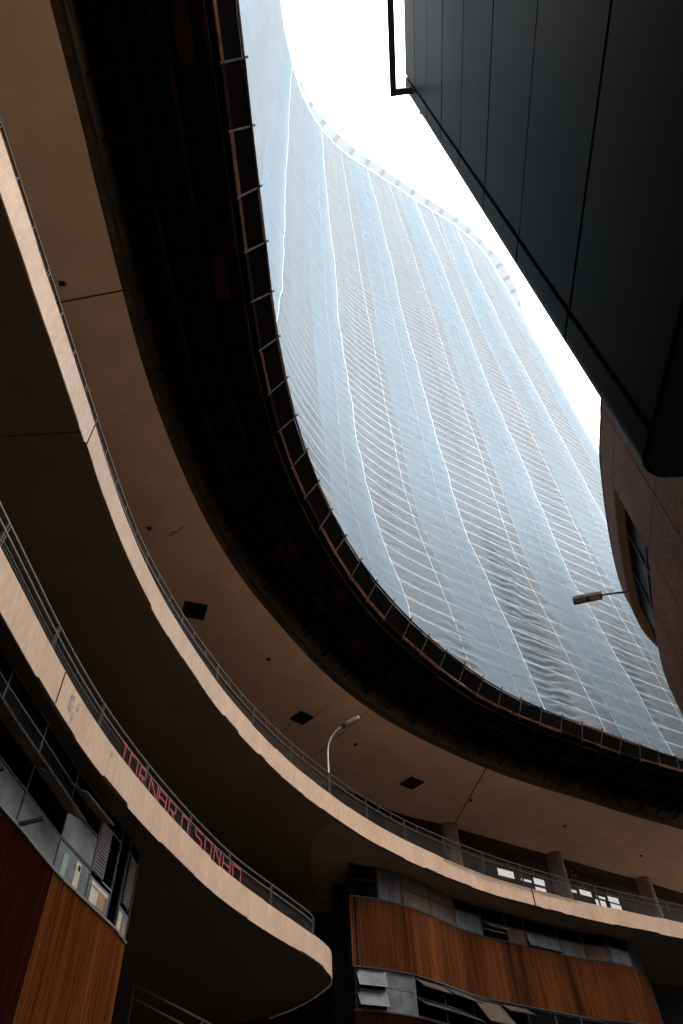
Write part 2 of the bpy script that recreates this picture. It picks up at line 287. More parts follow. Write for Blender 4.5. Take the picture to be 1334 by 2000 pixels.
# ------------------------------------------------------------------ terraces
def terrace(cv, inner, zb, zt, zdeck, label, soff, a_vis):
    t = empty('terrace', (cv.p[0][0], cv.p[0][1], 0)); t.location = (0, 0, 0)
    tag(t, label, 'terrace', 'curved podium terraces')
    # mosaic skin with a chipped lower lip
    u = np.arange(0, cv.L, .07); n = len(u); zbot = np.empty(n); z = 0; i = 0
    zt_ = np.full(n, zt)
    while i < n:
        k = int(rng.integers(2, 26)); zbot[i:i + k] = zb - float(rng.choice([0, .012, .02, -.02, -.035, .03])) ; i += k
    i = 0
    while i < n:
        k = int(rng.integers(6, 60)); zt_[i:i + k] = zt - float(rng.choice([0, 0, 0, .012, .02, .03])); i += k
    rows = [(cv.at(u, -.03), zbot + .02), (cv.at(u, 0), zbot), (cv.at(u, 0), zt_), (cv.at(u, -.22), zt_)]
    v = []; uv = []
    for j, (q, zz) in enumerate(rows):
        v += [(q[k][0], q[k][1], zz[k]) for k in range(n)]; uv += [(u[k], zz[k] + (.25 if j == 3 else 0)) for k in range(n)]
    f = [(j * n + k, j * n + k + 1, (j + 1) * n + k + 1, (j + 1) * n + k) for j in range(3) for k in range(n - 1)]
    mesh('fascia', v, f, 'fascia', t, uv)
    sweep('slab_edge', cv, [(-.04, zb + .022), (-.04, zt - .05), (-.30, zt - .05), (-.30, zb + .022)], 'slab_edge', t, ds=.3)
    A = Curve(cv.at(np.linspace(0, cv.L, 300), -.06), .1, raw=True)
    sheet('soffit', A, inner, zb + .012, soff, t, n=260)
    sheet('deck', A, inner, zdeck, 'deck', t, n=160)
    return t
T1 = terrace(F1, Curve([(-15, -20), (-15, 27), (-12, 30)], .2, raw=True), ZS1, ZF1, ZF1 - .3, 'lower curved terrace with beige mosaic edge under the red tape lettering', 'soffit_first_shaded', 5)
T2 = terrace(F2, Curve([(-15, -20), (-15, 20), (-13, 32), (-4, 40), (20, 57)], .2), ZS2, ZF2, ZF2 - .25, 'long upper curved terrace with pinkish beige mosaic edge and street lamp', 'soffit_low_shaded', 5)
# fallen render, vertical joints and a lowered bay of the ceiling
def on_face(cv, u, z, du, dz, name, m, parent, off=.006, irregular=True):
    k = 11; v = []
    for i in range(k):
        t = 2 * math.pi * i / k; r = random.uniform(.6, 1.15) if irregular else 1
        q = cv.at(u + math.cos(t) * du * r, off); v.append((q[0], q[1], z + math.sin(t) * dz * r))
    return mesh(name, v, [tuple(range(k))], m, parent)
for y, z, du, dz in ((9.72, 8.46, .13, .22), (9.95, 8.55, .06, .12), (11.55, 8.60, .05, .08), (11.85, 8.62, .05, .06), (9.86, 8.3, .06, .1)):
    on_face(F1, F1.sy(y), z, du, dz, 'spalled_patch', 'spall', T1)
for cv, par, ys, z0, z1 in ((F1, T1, (6.0, 9.2), ZS1, ZF1), (F2, T2, (7.1,), ZS2, ZF2)):
    for y in ys:
        s0 = cv.sy(y); MB().box(cv.P(s0, (z0 + z1) / 2 + .01, -.005), cv.T(s0) * .022, cv.N(s0) * .03, (0, 0, z1 - z0 - .05)).build('joint', 'joint', par)
s0 = F2.near((7.1, 31.25)); MB().box(F2.P(s0, (ZS2 + ZF2) / 2, -.003), F2.T(s0) * .07, F2.N(s0) * .02, (0, 0, .66)).build('joint', 'joint', T2)
sl = F2.near((-.55, 22.9)); q = [F2.at(u, -.08) for u in np.linspace(sl, F2.L, 90)]
ring = [(-1.0, 22.85), (-1.25, 23.05), (-1.5, 23.6), (-1.78, 24.6), (-1.92, 25.8), (-1.95, 31), (6, 38), (24, 50)]
ring = Curve(ring, .2, raw=True).at(np.linspace(0, Curve(ring, .2, raw=True).L, 90))
v = [(a[0], a[1], ZS2 - .02) for a in q] + [(b[0], b[1], ZS2 - .02) for b in ring]
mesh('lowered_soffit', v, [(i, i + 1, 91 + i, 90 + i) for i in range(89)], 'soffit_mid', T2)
MB().box((-5.5, 6.83, ZS2 + .008), (1.6, 0, 0), (0, .03, 0), (0, 0, .012)).build('joint', 'joint', T2)
MB().box((-9.5, 6.83, ZS2 + .008), (6.2, 0, 0), (0, .025, 0), (0, 0, .012)).build('joint', 'joint', T2)

# podium overhang: pale brown ceiling above the upper terrace
OV = empty('podium_overhang'); tag(OV, 'pale brown ceiling overhang between upper terrace and black platform', 'overhang')
S3Ib = [(-15, -20), (-15, 20), (-12, 26), (-6, 29), (-1.2, 31.2), (.42, 32.75), (1.7, 34.1), (3.03, 35.1), (4.39, 35.95), (10.42, 40.27), (16.33, 44.45), (20.15, 47.25), (29, 53.5)]
S3I = Curve(S3Ib, .2)
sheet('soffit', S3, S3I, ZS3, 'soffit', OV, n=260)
sweep('fascia', S3, [(-.02, ZS3 - .004), (-.02, ZPL + .3), (-.25, ZPL + .3), (-.25, ZS3 - .004)], 'ochre', OV, ds=.4)
sweep('edge_trim', S3, [(.02, ZS3 - .03), (.02, ZS3 + .05), (-.06, ZS3 + .05), (-.06, ZS3 - .03)], 'joint', OV, ds=.4)
def ceil_line(p, q, wd, name='joint', m='joint'):
    p, q = Vector((*p, ZS3 - .004)), Vector((*q, ZS3 - .004)); return MB().beam(p, q, wd, .012).build(name, m, OV)
ceil_line((-7.0, 6.72), (-4.85, 6.44), .035); ceil_line((4.95, 35.9), (6.16, 30.15), .05)
def crack(p, q, wd):
    pts = [Vector(p).lerp(Vector(q), t) + Vector((random.uniform(-.06, .06), random.uniform(-.06, .06))) for t in np.linspace(0, 1, 9)]
    b = MB()
    for a, c in zip(pts[:-1], pts[1:]): b.beam((a.x, a.y, ZS3 - .003), (c.x, c.y, ZS3 - .003), wd * random.uniform(.4, 1.2), .01)
    b.build('crack', 'joint', OV)
crack((-1.9, 28.4), (.85, 24.85), .03); crack((-2.7, 25.8), (-3.2, 26.3), .05); crack((-1.65, 25.2), (-1.0, 24.5), .04); crack((-5.6, 14.6), (-5.0, 14.2), .04)
def hatch(c, sz, ang, label):
    a = math.radians(ang); ax = Vector((math.cos(a), math.sin(a), 0)); ay = Vector((-ax.y, ax.x, 0)); c = Vector((*c, ZS3))
    h = empty('ceiling_hatch', c); tag(h, label, 'hatch', 'black square hatches in the podium ceiling')
    b = MB()
    for s in (-1, 1):
        b.box(ax * s * sz / 2 + Vector((0, 0, -.02)), ax * .03, ay * (sz + .03), (0, 0, .035)); b.box(ay * s * sz / 2 + Vector((0, 0, -.02)), ax * (sz - .03), ay * .03, (0, 0, .035))
    b.build('hatch_frame', 'black', h); MB().box((0, 0, -.012), ax * (sz - .03), ay * (sz - .03), (0, 0, .015)).build('hatch_panel', 'interior', h)
hatch((-5.45, 18.2), .8, 20, 'black square ceiling hatch nearest the left, half behind the railing')
hatch((-2.2, 25.3), .72, 45, 'black square ceiling hatch left of the terrace street lamp')
hatch((2.6, 31.35), .85, 42, 'black square ceiling hatch right of the terrace street lamp, with hanging debris')
where = ['beside the ceiling joint at far left', 'on the ceiling above the railing at left', 'on the ceiling between the two left hatches', 'just right of the terrace street lamp', 'beside the dark ceiling joint by the first column', 'on the ceiling above the second column', 'on the ceiling near the right edge']
for q, wl in zip(((-6.45, 6.2), (-6.15, 14.2), (-3.15, 21.2), (.0, 27.6), (5.6, 33.4), (10.9, 36.9), (16.0, 41.2)), where):
    b = MB().box((0, 0, -.03), (.13, 0, 0), (0, .11, 0), (0, 0, .06)).box((.07, 0, -.03), (.05, 0, 0), (0, .03, 0), (0, 0, .03)).build('ceiling_box', 'black'); b.location = (*q, ZS3)
    tag(b, 'tiny black electrical box ' + wl, 'electrical box', 'tiny boxes on the podium ceiling')

# ------------------------------------------------------------------ back walls behind terraces and in the passages, shade put into their colour
def wall(name, pts, z0, z1, m, label, th=.3):
    c = Curve(pts, .5, raw=True); o = sweep(name, c, [(0, z0), (0, z1), (-th, z1), (-th, z0)], m, None, ds=1.0); return tag(o, label, 'wall')
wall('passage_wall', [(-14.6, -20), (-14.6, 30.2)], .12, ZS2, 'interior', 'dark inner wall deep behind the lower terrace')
wall('recess_wall', [(-14.5, 30.4), (-.9, 30.4)], .12, ZS2 - .03, 'interior', 'recess wall coloured black as shade between the lower terrace end and the slatted block')
wall('side_passage_wall', [(12.2, 41.6), (34, 52)], .12, ZS2 - .03, 'interior', 'passage wall coloured black as shade right of the slatted block')
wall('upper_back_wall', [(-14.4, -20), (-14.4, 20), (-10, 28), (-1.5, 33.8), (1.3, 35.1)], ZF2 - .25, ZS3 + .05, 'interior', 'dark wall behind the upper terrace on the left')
UW = empty('gallery_wall'); tag(UW, 'dark red wall with bright white panes behind the round columns', 'wall')
GA = Vector((3.686, 36.862, 0)); GT = Vector((.81, .587, 0)).normalized(); GN = Vector((GT.y, -GT.x, 0))
gc = Curve([tuple((GA - GT * 3)[:2]), tuple((GA + GT * 30)[:2])], .5, raw=True)
sheet('gallery_ceiling', Curve(S3I.at(np.linspace(0, S3I.L, 200), .8), .2, raw=True), Curve(S3I.at(np.linspace(0, S3I.L, 200), -3.2), .2, raw=True), ZS3 + .03, 'redwall', UW, n=200)
sweep('wall', gc, [(0, ZF2 - .25), (0, ZS3 + .06), (-.3, ZS3 + .06), (-.3, ZF2 - .25)], 'redwall', UW, ds=2)
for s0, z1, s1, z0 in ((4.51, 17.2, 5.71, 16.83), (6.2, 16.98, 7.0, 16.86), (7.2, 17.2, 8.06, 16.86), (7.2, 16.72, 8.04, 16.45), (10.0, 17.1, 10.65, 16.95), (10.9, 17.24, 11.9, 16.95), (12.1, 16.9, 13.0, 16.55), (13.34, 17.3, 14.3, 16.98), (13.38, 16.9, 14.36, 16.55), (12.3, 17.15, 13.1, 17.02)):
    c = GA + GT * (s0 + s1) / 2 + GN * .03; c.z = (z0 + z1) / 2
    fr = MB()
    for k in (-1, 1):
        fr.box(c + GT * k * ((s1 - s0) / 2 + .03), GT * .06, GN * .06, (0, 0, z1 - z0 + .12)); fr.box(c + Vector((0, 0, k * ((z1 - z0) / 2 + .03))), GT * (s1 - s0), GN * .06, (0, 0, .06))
    wd = fr.build('window', 'winframe', UW); MB().box(c, GT * (s1 - s0), GN * .02, (0, 0, z1 - z0)).build('pane', 'glowpane', wd)
names = ['first round mosaic column from the left, at the dark ceiling joint', 'second round mosaic column from the left, with a camera bracket', 'third round mosaic column from the left, near the right edge']
for i, (x, y) in enumerate(((4.65, 36.15), (10.87, 40.45), (16.95, 44.7))):
    c = empty('column', (x, y, ZF2 - .25)); tag(c, names[i], 'column', 'round columns of the upper gallery')
    n = 40; H = ZS3 - ZF2 + .25; v = []; uv = []
    for z in (0, H):
        for k in range(n + 1): t = 2 * math.pi * k / n; v.append((.44 * math.cos(t), .44 * math.sin(t), z)); uv.append((.44 * t, z))
    mesh('shaft', v, [(k, k + 1, n + 2 + k, n + 1 + k) for k in range(n)], 'column', c, uv, True)
    v = [(r * math.cos(2 * math.pi * k / n), r * math.sin(2 * math.pi * k / n), z) for r, z in ((.46, H - .06), (.46, H - .01)) for k in range(n)]
    mesh('collar', v, [(k, (k + 1) % n, n + (k + 1) % n, n + k) for k in range(n)], 'slab_edge', c)
    if i == 1:
        b = MB().beam((.40, -.25, H - 1.5), (.75, -.45, H - 1.45), .05, .05).box((.8, -.48, H - 1.35), (.22, 0, 0), (0, .1, 0), (0, 0, .1)).beam((.6, -.4, H - 1.45), (.6, -.4, H - 1.2), .04, .04).box((.6, -.45, H - 1.15), (.12, 0, 0), (0, .18, 0), (0, 0, .09)); b.build('camera_bracket', 'steel', c)

# ------------------------------------------------------------------ railings
def railing(cv, a, b, z0, zmid, ztop, posts, label, struts):
    r = empty('railing'); tag(r, label, 'railing', 'railings of the curved terraces')
    t = .017
    sweep('top_rail', cv, [(-t, ztop - t), (t, ztop - t), (t, ztop + t), (-t, ztop + t)], 'steel', r, a, b, .25)
    sweep('middle_rail', cv, [(-.018, zmid - .018), (.018, zmid - .018), (.018, zmid + .018), (-.018, zmid + .018)], 'steel', r, a, b, .25)
    sweep('inner_rail', cv, [(-.20, ztop - .07), (-.165, ztop - .07), (-.165, ztop - .035), (-.20, ztop - .035)], 'black', r, a, b, .25)
    for i, s0 in enumerate(posts):
        o = MB()
        for d in (-.028, .028): o.box(cv.P(s0 + d, (z0 + ztop) / 2), cv.T(s0) * .016, cv.N(s0) * .04, (0, 0, ztop - z0))
        o.build('post', 'steel', r)
        if struts and i + 1 < len(posts):
            for k in range(1, struts + 1):
                s2 = s0 + (posts[i + 1] - s0) * k / (struts + 1); MB().box(cv.P(s2, (zmid + ztop) / 2), cv.T(s2) * .03, cv.N(s2) * .02, (0, 0, ztop - zmid - .04)).build('strut', 'steel', r)
    m = MB(); st = .065; u = np.arange(a, b, st)
    for k, s0 in enumerate(u):
        p = cv.P(s0, z0 - .1, -.03); q2 = cv.P(min(s0 + .0, b), zmid, -.03); m.beam(p, q2, .006, .006)
    for z in np.arange(z0 - .1, zmid, st):
        for s0, s1 in zip(np.arange(a, b - .3, .6), np.arange(a + .6, b + .3, .6)): m.beam(cv.P(s0, z, -.03), cv.P(min(s1, b), z, -.03), .006, .006)
    o = m.build('wire_mesh', 'wire', r); o['kind'] = 'stuff'
    return r
R1 = Curve([(p[0], p[1]) for p in F1.at(np.linspace(0, F1.sy(20.6), 80), -.09)] + [(-2.0, 21.0), (-1.72, 21.7), (-1.56, 22.3), (-1.6, 22.9), (-1.95, 23.8), (-2.6, 24.8)], .05)
a1 = R1.sy(-8)
posts = [R1.sy(y) for y in (-7.4, -5.1, -2.8, -.5, 1.8, 4.1, 6.4, 8.7, 11.0, 13.25, 15.55, 17.65, 19.75)] + [R1.near((-1.56, 22.2)), R1.near((-2.2, 24.2))]
railing(R1, a1, R1.L, ZF1 - .05, ZR1 - .17, ZR1, posts, 'steel mesh railing of the lower terrace, carrying the red tape letters', 0)
p0 = R2.near((-.99, 22.3)); posts = list(np.arange(p0 - 2.33 * 11, R2.L - 6, 2.33))
railing(R2, posts[0], posts[-1], ZF2 - .05, ZR2 - .25, ZR2, posts, 'steel mesh railing of the upper terrace, in front of the round columns', 2)
# lettering
LT = {'T': [(0, 1, 1, 1), (.5, 0, .5, 1)], 'O': [(0, 0, 0, 1), (0, 1, 1, 1), (1, 1, 1, 0), (1, 0, 0, 0)], 'R': [(0, 0, 0, 1), (0, 1, 1, 1), (1, 1, 1, .45), (1, .45, 0, .45), (.3, .45, 1, 0)],
      'N': [(0, 0, 0, 1), (0, 1, 1, 0), (1, 0, 1, 1)], 'A': [(0, 0, 0, 1), (0, 1, 1, 1), (1, 1, 1, 0), (0, .45, 1, .45)], 'S': [(1, 1, 0, 1), (0, 1, 0, .52), (0, .52, 1, .48), (1, .48, 1, 0), (1, 0, 0, 0)], 'H': [(0, 0, 0, 1), (1, 0, 1, 1), (0, .5, 1, .5)]}
lt = empty('tape_lettering'); tag(lt, 'red tape letters TORNAR O SONHO on the lower terrace railing', 'lettering')
for ch, y0, y1 in (('T', 11.98, 12.34), ('O', 12.46, 12.78), ('R', 12.93, 13.2), ('N', 13.42, 13.84), ('A', 13.93, 14.24), ('R', 14.42, 14.74), ('O', 15.08, 15.42), ('S', 15.8, 16.15), ('O', 16.33, 16.7), ('N', 16.83, 17.17), ('H', 17.33, 17.69), ('O', 17.83, 18.2)):
    b = MB(); s0, s1 = R1.sy(y0), R1.sy(y1); zb, zh = ZF1 + .05, ZR1 - .245 - ZF1
    zb += random.uniform(-.01, .015)
    for u0, v0, u1, v1 in LT[ch]:
        j = lambda: random.uniform(-.012, .012)
        p = R1.P(s0 + (s1 - s0) * u0 + j(), zb + zh * v0 + j(), .015 + random.uniform(0, .006)); q = R1.P(s0 + (s1 - s0) * u1 + j(), zb + zh * v1 + j(), .015 + random.uniform(0, .006))
        b.beam(p, q, .048, .008, R1.N(s0))
    b.build('letter', 'tape', lt)

# ------------------------------------------------------------------ windows helper on a curved wall
def slats(name, cv, a, b, z0, z1, pitch, m, parent, wd=.62, dep=.03):
    mb = MB(); u = np.arange(a, b, pitch)
    for s0 in u: mb.box(cv.P(s0, (z0 + z1) / 2, dep / 2 + random.uniform(-.003, .003)), cv.T(s0) * pitch * wd, cv.N(s0) * dep, (0, 0, z1 - z0))
    o = mb.build(name, m, parent); o['kind'] = 'stuff'; return o
def window(parent, cv, a, b, z0, z1, cells, fm='winframe', bar=.038, off=0):
    """Frame bars around [a,b]x[z0,z1]; cells = (fa, fb, za, zb, material, tilt degrees or None)."""
    fr = MB(); T, N = cv.T((a + b) / 2), cv.N((a + b) / 2); L = b - a
    P = lambda f, z, o=0: cv.P(a, 0, off).lerp(cv.P(b, 0, off), f) + Vector((0, 0, z)) + N * o
    fr.beam(P(0, z0), P(0, z1), bar, bar, N); fr.beam(P(1, z0), P(1, z1), bar, bar, N)
    fr.beam(P(0, z1 - bar / 2), P(1, z1 - bar / 2), bar * .96, bar, N); fr.beam(P(0, z0 + bar / 2), P(1, z0 + bar / 2), bar * .96, bar, N)
    hs_ = sorted({c[2] for c in cells} - {z0}); 
    for z in hs_: fr.beam(P(0, z), P(1, z), bar * .8, bar * .8, N)
    fs_ = sorted({c[0] for c in cells} - {0})
    for f in fs_:
        zz = [(c[2], c[3]) for c in cells if c[0] == f]
        for za, zb in zz: fr.beam(P(f, za), P(f, zb), bar * .7, bar * .7, N)
    w_ = fr.build('window', fm, parent)
    for fa, fb, za, zb, m, tilt in cells:
        e = .03 / L; p, q = P(fa + e, zb - .03), P(fb - e, zb - .03); h = zb - za - .06
        ang = math.radians(tilt or 0); dn = Vector((0, 0, -math.cos(ang))) + N * math.sin(ang)
        nn = N * math.cos(ang) + Vector((0, 0, math.sin(ang)))
        c = (p + q) / 2 + dn * h / 2
        pane = MB().box(c, q - p, nn * .008, dn * h).build('pane', m, w_)
        if tilt:
            sb = MB()
            for k in (0, 1): sb.beam(p.lerp(q, k), p.lerp(q, k) + dn * h, .028, .028, nn)
            sb.beam(p + dn * h, q + dn * h, .028, .028, nn); sb.beam(p, q, .027, .027, nn); sb.build('sash', fm, w_)
    return w_

# ------------------------------------------------------------------ left shop front (below the lower terrace)
SH = empty('slatted_shop_front'); tag(SH, 'shop front lower left with maroon and orange slats under windows', 'shop front')
WL = Curve([(-5.0, -8), (-5.03, 0), (-5.06, 5), (-5.06, 8.4), (-5.0, 9.9), (-4.96, 11.3), (-4.81, 12.7), (-4.70, 13.6), (-4.67, 13.85)], .05)
WL2 = Curve([(-4.67, 13.86), (-4.66, 14.6)], .05, raw=True); WR = Curve([(-4.66, 14.6), (-9.5, 17.2), (-14.5, 17.6)], .1, raw=True)
ZSIL = 6.4
for c in (WL, WL2, WR):
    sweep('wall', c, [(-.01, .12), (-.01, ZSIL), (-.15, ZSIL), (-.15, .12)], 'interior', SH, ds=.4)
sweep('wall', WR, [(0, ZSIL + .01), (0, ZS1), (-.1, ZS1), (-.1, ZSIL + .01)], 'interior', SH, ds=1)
sy = WL.sy
slats('maroon_slats', WL, sy(1), sy(11.22), .3, ZSIL - .02, .075, 'maroon', SH)
slats('orange_slats', WL, sy(11.24), WL.L, .3, ZSIL - .02, .075, 'wood', SH)
slats('orange_slats', WL2, .02, WL2.L, .3, ZSIL - .02, .075, 'wood', SH)
for c, a in ((WL, sy(0)), (WL2, 0)):
    sweep('sill', c, [(-.1, ZSIL - .015), (.055, ZSIL - .015), (.055, ZSIL + .02), (-.1, ZSIL + .02)], 'alu', SH, a, None, .3)
sweep('room_back', WL, [(-1.6, ZSIL - .3), (-1.6, ZS1 - .01)], 'interior', SH, ds=1, closed=False)
sweep('room_floor', WL, [(-1.6, ZSIL - .05), (-.1, ZSIL - .05)], 'interior', SH, ds=1, closed=False)
zA, zB, zC = ZSIL + .52, ZSIL + .98, ZSIL + 1.4
ys = (5.3, 6.75, 8.2, 9.68, 11.2, 12.5, 13.45)
for i in range(len(ys) - 1):
    a, b = sy(ys[i]), sy(ys[i + 1])
    if i < 4:
        cells = [(0, 1, ZSIL + .03, zA, 'frost', None), (0, 1, zA, zB, 'dustbrown', 62), (0, 1, zB, zC, 'glass', None), (0, 1, zC, ZS1, 'glass', None)]
        if i == 3: cells[0] = (0, 1, ZSIL + .03, zA + .05, 'frost', None)
    elif i == 4:
        cells = [(0, 1, ZSIL + .03, zA, 'frost', None), (0, 1, zA, zB + .1, 'frost', None), (0, 1, zB + .1, zC + .02, 'dustbrown', 66), (0, 1, zC + .05, ZS1, 'glass', None)]
    else:
        cells = [(0, 1, ZSIL + .03, zA - .05, 'frost', None), (0, 1, zC, ZS1, 'glass', None)]
    win = window(SH, WL, a, b, ZSIL + .02, ZS1 - .005, cells, 'steel', .03)
    if i == 4:
        for f, z, wd_, hh, m in ((.30, ZSIL + .22, .30, .34, 'greenpaper'), (.66, ZSIL + .24, .26, .40, 'paper'), (.66, ZSIL + .36, .08, .08, 'interior')):
            c = WL.P(a + (b - a) * f, z, .012 if m != 'interior' else .02); MB().box(c, WL.T(a) * wd_, WL.N(a) * .006, (0, 0, hh)).build('poster', m, win)
    if i == 5:
        for f, z, wd_, hh, m in ((.3, ZSIL + .18, .30, .24, 'paper'), (.62, ZSIL + .20, .30, .26, 'cardboard'), (.2, ZSIL + .14, .12, .2, 'cardboard'), (.5, ZSIL + .36, .7, .07, 'paper')):
            c = WL.P(a + (b - a) * f, z, .012 + .004 * random.random()); MB().box(c, WL.T(a) * wd_, WL.N(a) * .006, (0, 0, hh)).build('poster', m, win)
        for k in range(15):
            z = zA + .02 + k * .057; MB().box(WL.P(a + (b - a) * .27, z, .02), WL.T(a) * .42, WL.N(a) * .035 + Vector((0, 0, .012)), (0, 0, .018)).build('louvre_slat', 'alu', win)
        o = MB(); T = WL.T(a)
        for f in (.05, .49): o.beam(WL.P(a + (b - a) * f, zA, .02), WL.P(a + (b - a) * f, zA + .86, .02), .025, .025)
        o.beam(WL.P(a + (b - a) * .5, zA - .03, .02), WL.P(a + (b - a) * .96, zA - .03, .02), .025, .025); o.build('louvre_frame', 'alu', win)
win = window(SH, WL2, .03, WL2.L - .02, ZSIL + .02, ZS1 - .005, [(0, 1, ZSIL + .03, zA - .05, 'frost', None), (0, 1, zC, ZS1, 'glass', None)])
for f, z, wd_, hh, m in ((.25, ZSIL + .2, .2, .3, 'paper'), (.65, ZSIL + .16, .2, .22, 'cardboard')):
    MB().box(WL2.P(WL2.L * f, z, .014), WL2.T(.3) * wd_, WL2.N(.3) * .006, (0, 0, hh)).build('poster', m, win)
for k in range(15):
    MB().box(WL2.P(.36, zA + .02 + k * .057, .02), WL2.T(.3) * .4, WL2.N(.3) * .035 + Vector((0, 0, .012)), (0, 0, .016)).build('louvre_slat', 'alu', win)
for y in (9.72, 8.25):
    s0 = sy(y); MB().beam(WL.P(s0, ZSIL + .03, .02), WL.P(s0 + .02, ZSIL + .10, .38), .05, .05).build('bracket', 'black', SH)
# faint stair railing inside the passage
st = empty('stair_railing'); tag(st, 'faint thin stair railing in the black passage below the lower terrace', 'railing')
for p, q in (((-5.34, 18, 6.67), (-5.34, 18, 4.2)), ((-5.34, 18, 6.67), (-2.0, 18, 5.15)), ((-5.34, 18, 6.42), (-2.0, 18, 4.9)), ((-3.7, 18, 5.92), (-3.7, 18, 4.2))):
    MB().beam(p, q, .035, .035).build('rail', 'steel', st)
MB().box((-3.6, 18.6, 4.1), (4.2, 0, 0), (0, 1.4, 0), (0, 0, .2)).build('landing', 'interior', st)
MB().box((-4.4, 18.9, 2.06), (.3, 0, 0), (0, .3, 0), (0, 0, 3.88)).build('pier', 'interior', st)

# ------------------------------------------------------------------ right slatted block under the upper terrace
BK = empty('slatted_block'); tag(BK, 'curved brown slatted block with dusty windows under the upper terrace', 'building')
BC = Curve([(-.52, 25.94), (-.1, 26.12), (.52, 26.46), (1.5, 27.2), (2.52, 28.35), (3.6, 29.75), (4.68, 30.8), (6.6, 32.3), (8.27, 33.6), (9.46, 34.45), (10.8, 35.1), (11.9, 35.9)], .05)
BR = Curve([(11.9, 35.9), (13.2, 38.2), (13.4, 42)], .1, raw=True); BLf = Curve([(-1.3, 33), (-.53, 25.95)], .1, raw=True)
Z2T, Z2B, Z1T, Z1B = 11.2, 9.05, 9.03, 7.85
for c in (BC, BR, BLf):
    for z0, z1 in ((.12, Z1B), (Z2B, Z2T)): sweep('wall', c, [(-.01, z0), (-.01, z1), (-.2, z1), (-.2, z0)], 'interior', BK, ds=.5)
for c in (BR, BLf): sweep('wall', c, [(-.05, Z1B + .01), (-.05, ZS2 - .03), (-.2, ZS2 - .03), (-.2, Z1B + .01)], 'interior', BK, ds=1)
slats('brown_slats', BC, .02, BC.L, Z2B + .03, Z2T - .02, .082, 'wood2', BK)
slats('brown_slats', BC, .02, BC.L, .3, Z1B - .02, .082, 'maroon', BK)
slats('brown_slats', BR, .02, 2, Z2B + .03, Z2T - .02, .082, 'wood2', BK)
for z in (Z2T, Z2B, Z1B): sweep('sill', BC, [(-.12, z - .02), (.05, z - .02), (.05, z + .02), (-.12, z + .02)], 'winframe', BK, ds=.4)
sweep('room_back', BC, [(-1.8, Z1B - .3), (-1.8, ZS2 - .03)], 'interior', BK, ds=1, closed=False)
sweep('room_floor', BC, [(-1.8, Z2T - .1), (-.2, Z2T - .1)], 'interior', BK, ds=1, closed=False)
sweep('room_floor', BC, [(-1.8, Z1B - .1), (-.2, Z1B - .1)], 'interior', BK, ds=1, closed=False)
bx = [(-.45, 25.98), (.51, 26.46), (1.4, 27.12), (2.48, 28.33), (3.57, 29.66), (4.67, 30.84), (5.76, 31.72), (6.64, 32.35), (8.27, 33.63), (9.52, 34.57), (10.75, 35.12), (11.85, 35.87)]
bs = [BC.near(q) for q in bx]; zt = ZS2 - .035; zm = Z2T + .62
kinds = ['dark', 'curtain', 'pair', 'pair', 'graffiti', 'open', 'bright', 'brightopen', 'bright', 'bright', 'bright']
for i in range(11):
    a, b = bs[i], bs[i + 1]; k = kinds[i]; lo = (0, 1, Z2T + .02, zm); hi = (0, 1, zm, zt)
    if k == 'dark': cells = [(*lo, 'glass', None), (*hi, 'glass', None)]
    elif k == 'curtain': cells = [(0, 1, Z2T + .02, zt, 'curtain', None)]
    elif k == 'pair': cells = [(*lo, 'dustbrown', 3), (*hi, 'dustbrown', None)]
    elif k == 'graffiti': cells = [(0, 1, Z2T + .02, zm + .1, 'frost', None), (0, 1, zm + .1, zt, 'glass', None)]
    elif k == 'open': cells = [(*lo, 'dustbrown', 55), (*hi, 'glass', None)]
    elif k == 'brightopen': cells = [(*lo, 'frost', 14), (*hi, 'glass', None)]
    else: cells = [(*lo, 'dustbrown' if i in (6, 9) else 'frost', None), (*hi, 'glass', None)]
    window(BK, BC, a + .01, b - .01, Z2T + .02, zt, cells, off=-.03)
lx = [(-.45, 25.98), (.53, 26.5), (1.54, 27.25), (2.61, 28.45), (3.73, 29.9), (4.88, 30.95), (5.98, 31.8), (7.2, 32.75), (8.4, 33.7), (9.6, 34.5), (10.8, 35.1), (11.85, 35.87)]
ls = [BC.near(q) for q in lx]; zm = (Z1B + Z1T) / 2
for i in range(11):
    a, b = ls[i], ls[i + 1]; lo = (0, 1, Z1B + .03, zm); hi = (0, 1, zm, Z1T - .02)
    if i == 0: cells = [(*lo, 'frost', 28), (*hi, 'frost', 24)]
    elif i == 1: cells = [(0, .5, Z1B + .03, zm + .12, 'frost', None), (.5, 1, Z1B + .03, zm + .12, 'frost', None), (0, 1, zm + .12, Z1T - .02, 'frost', None)]
    elif i in (2, 3, 5): cells = [(*lo, 'dustbrown', 58), (*hi, 'dustbrown', 52 + 4 * (i % 2))]
    elif i == 4: cells = [(0, 1, Z1B + .03, Z1T - .06, 'dustbrown', 40)]
    else: cells = [(*lo, random.choice(['glass', 'dustbrown']), None), (*hi, 'glass', None)]
    window(BK, BC, a + .01, b - .01, Z1B + .03, Z1T - .01, cells, 'alu' if i < 2 else 'winframe', .045, off=-.02)

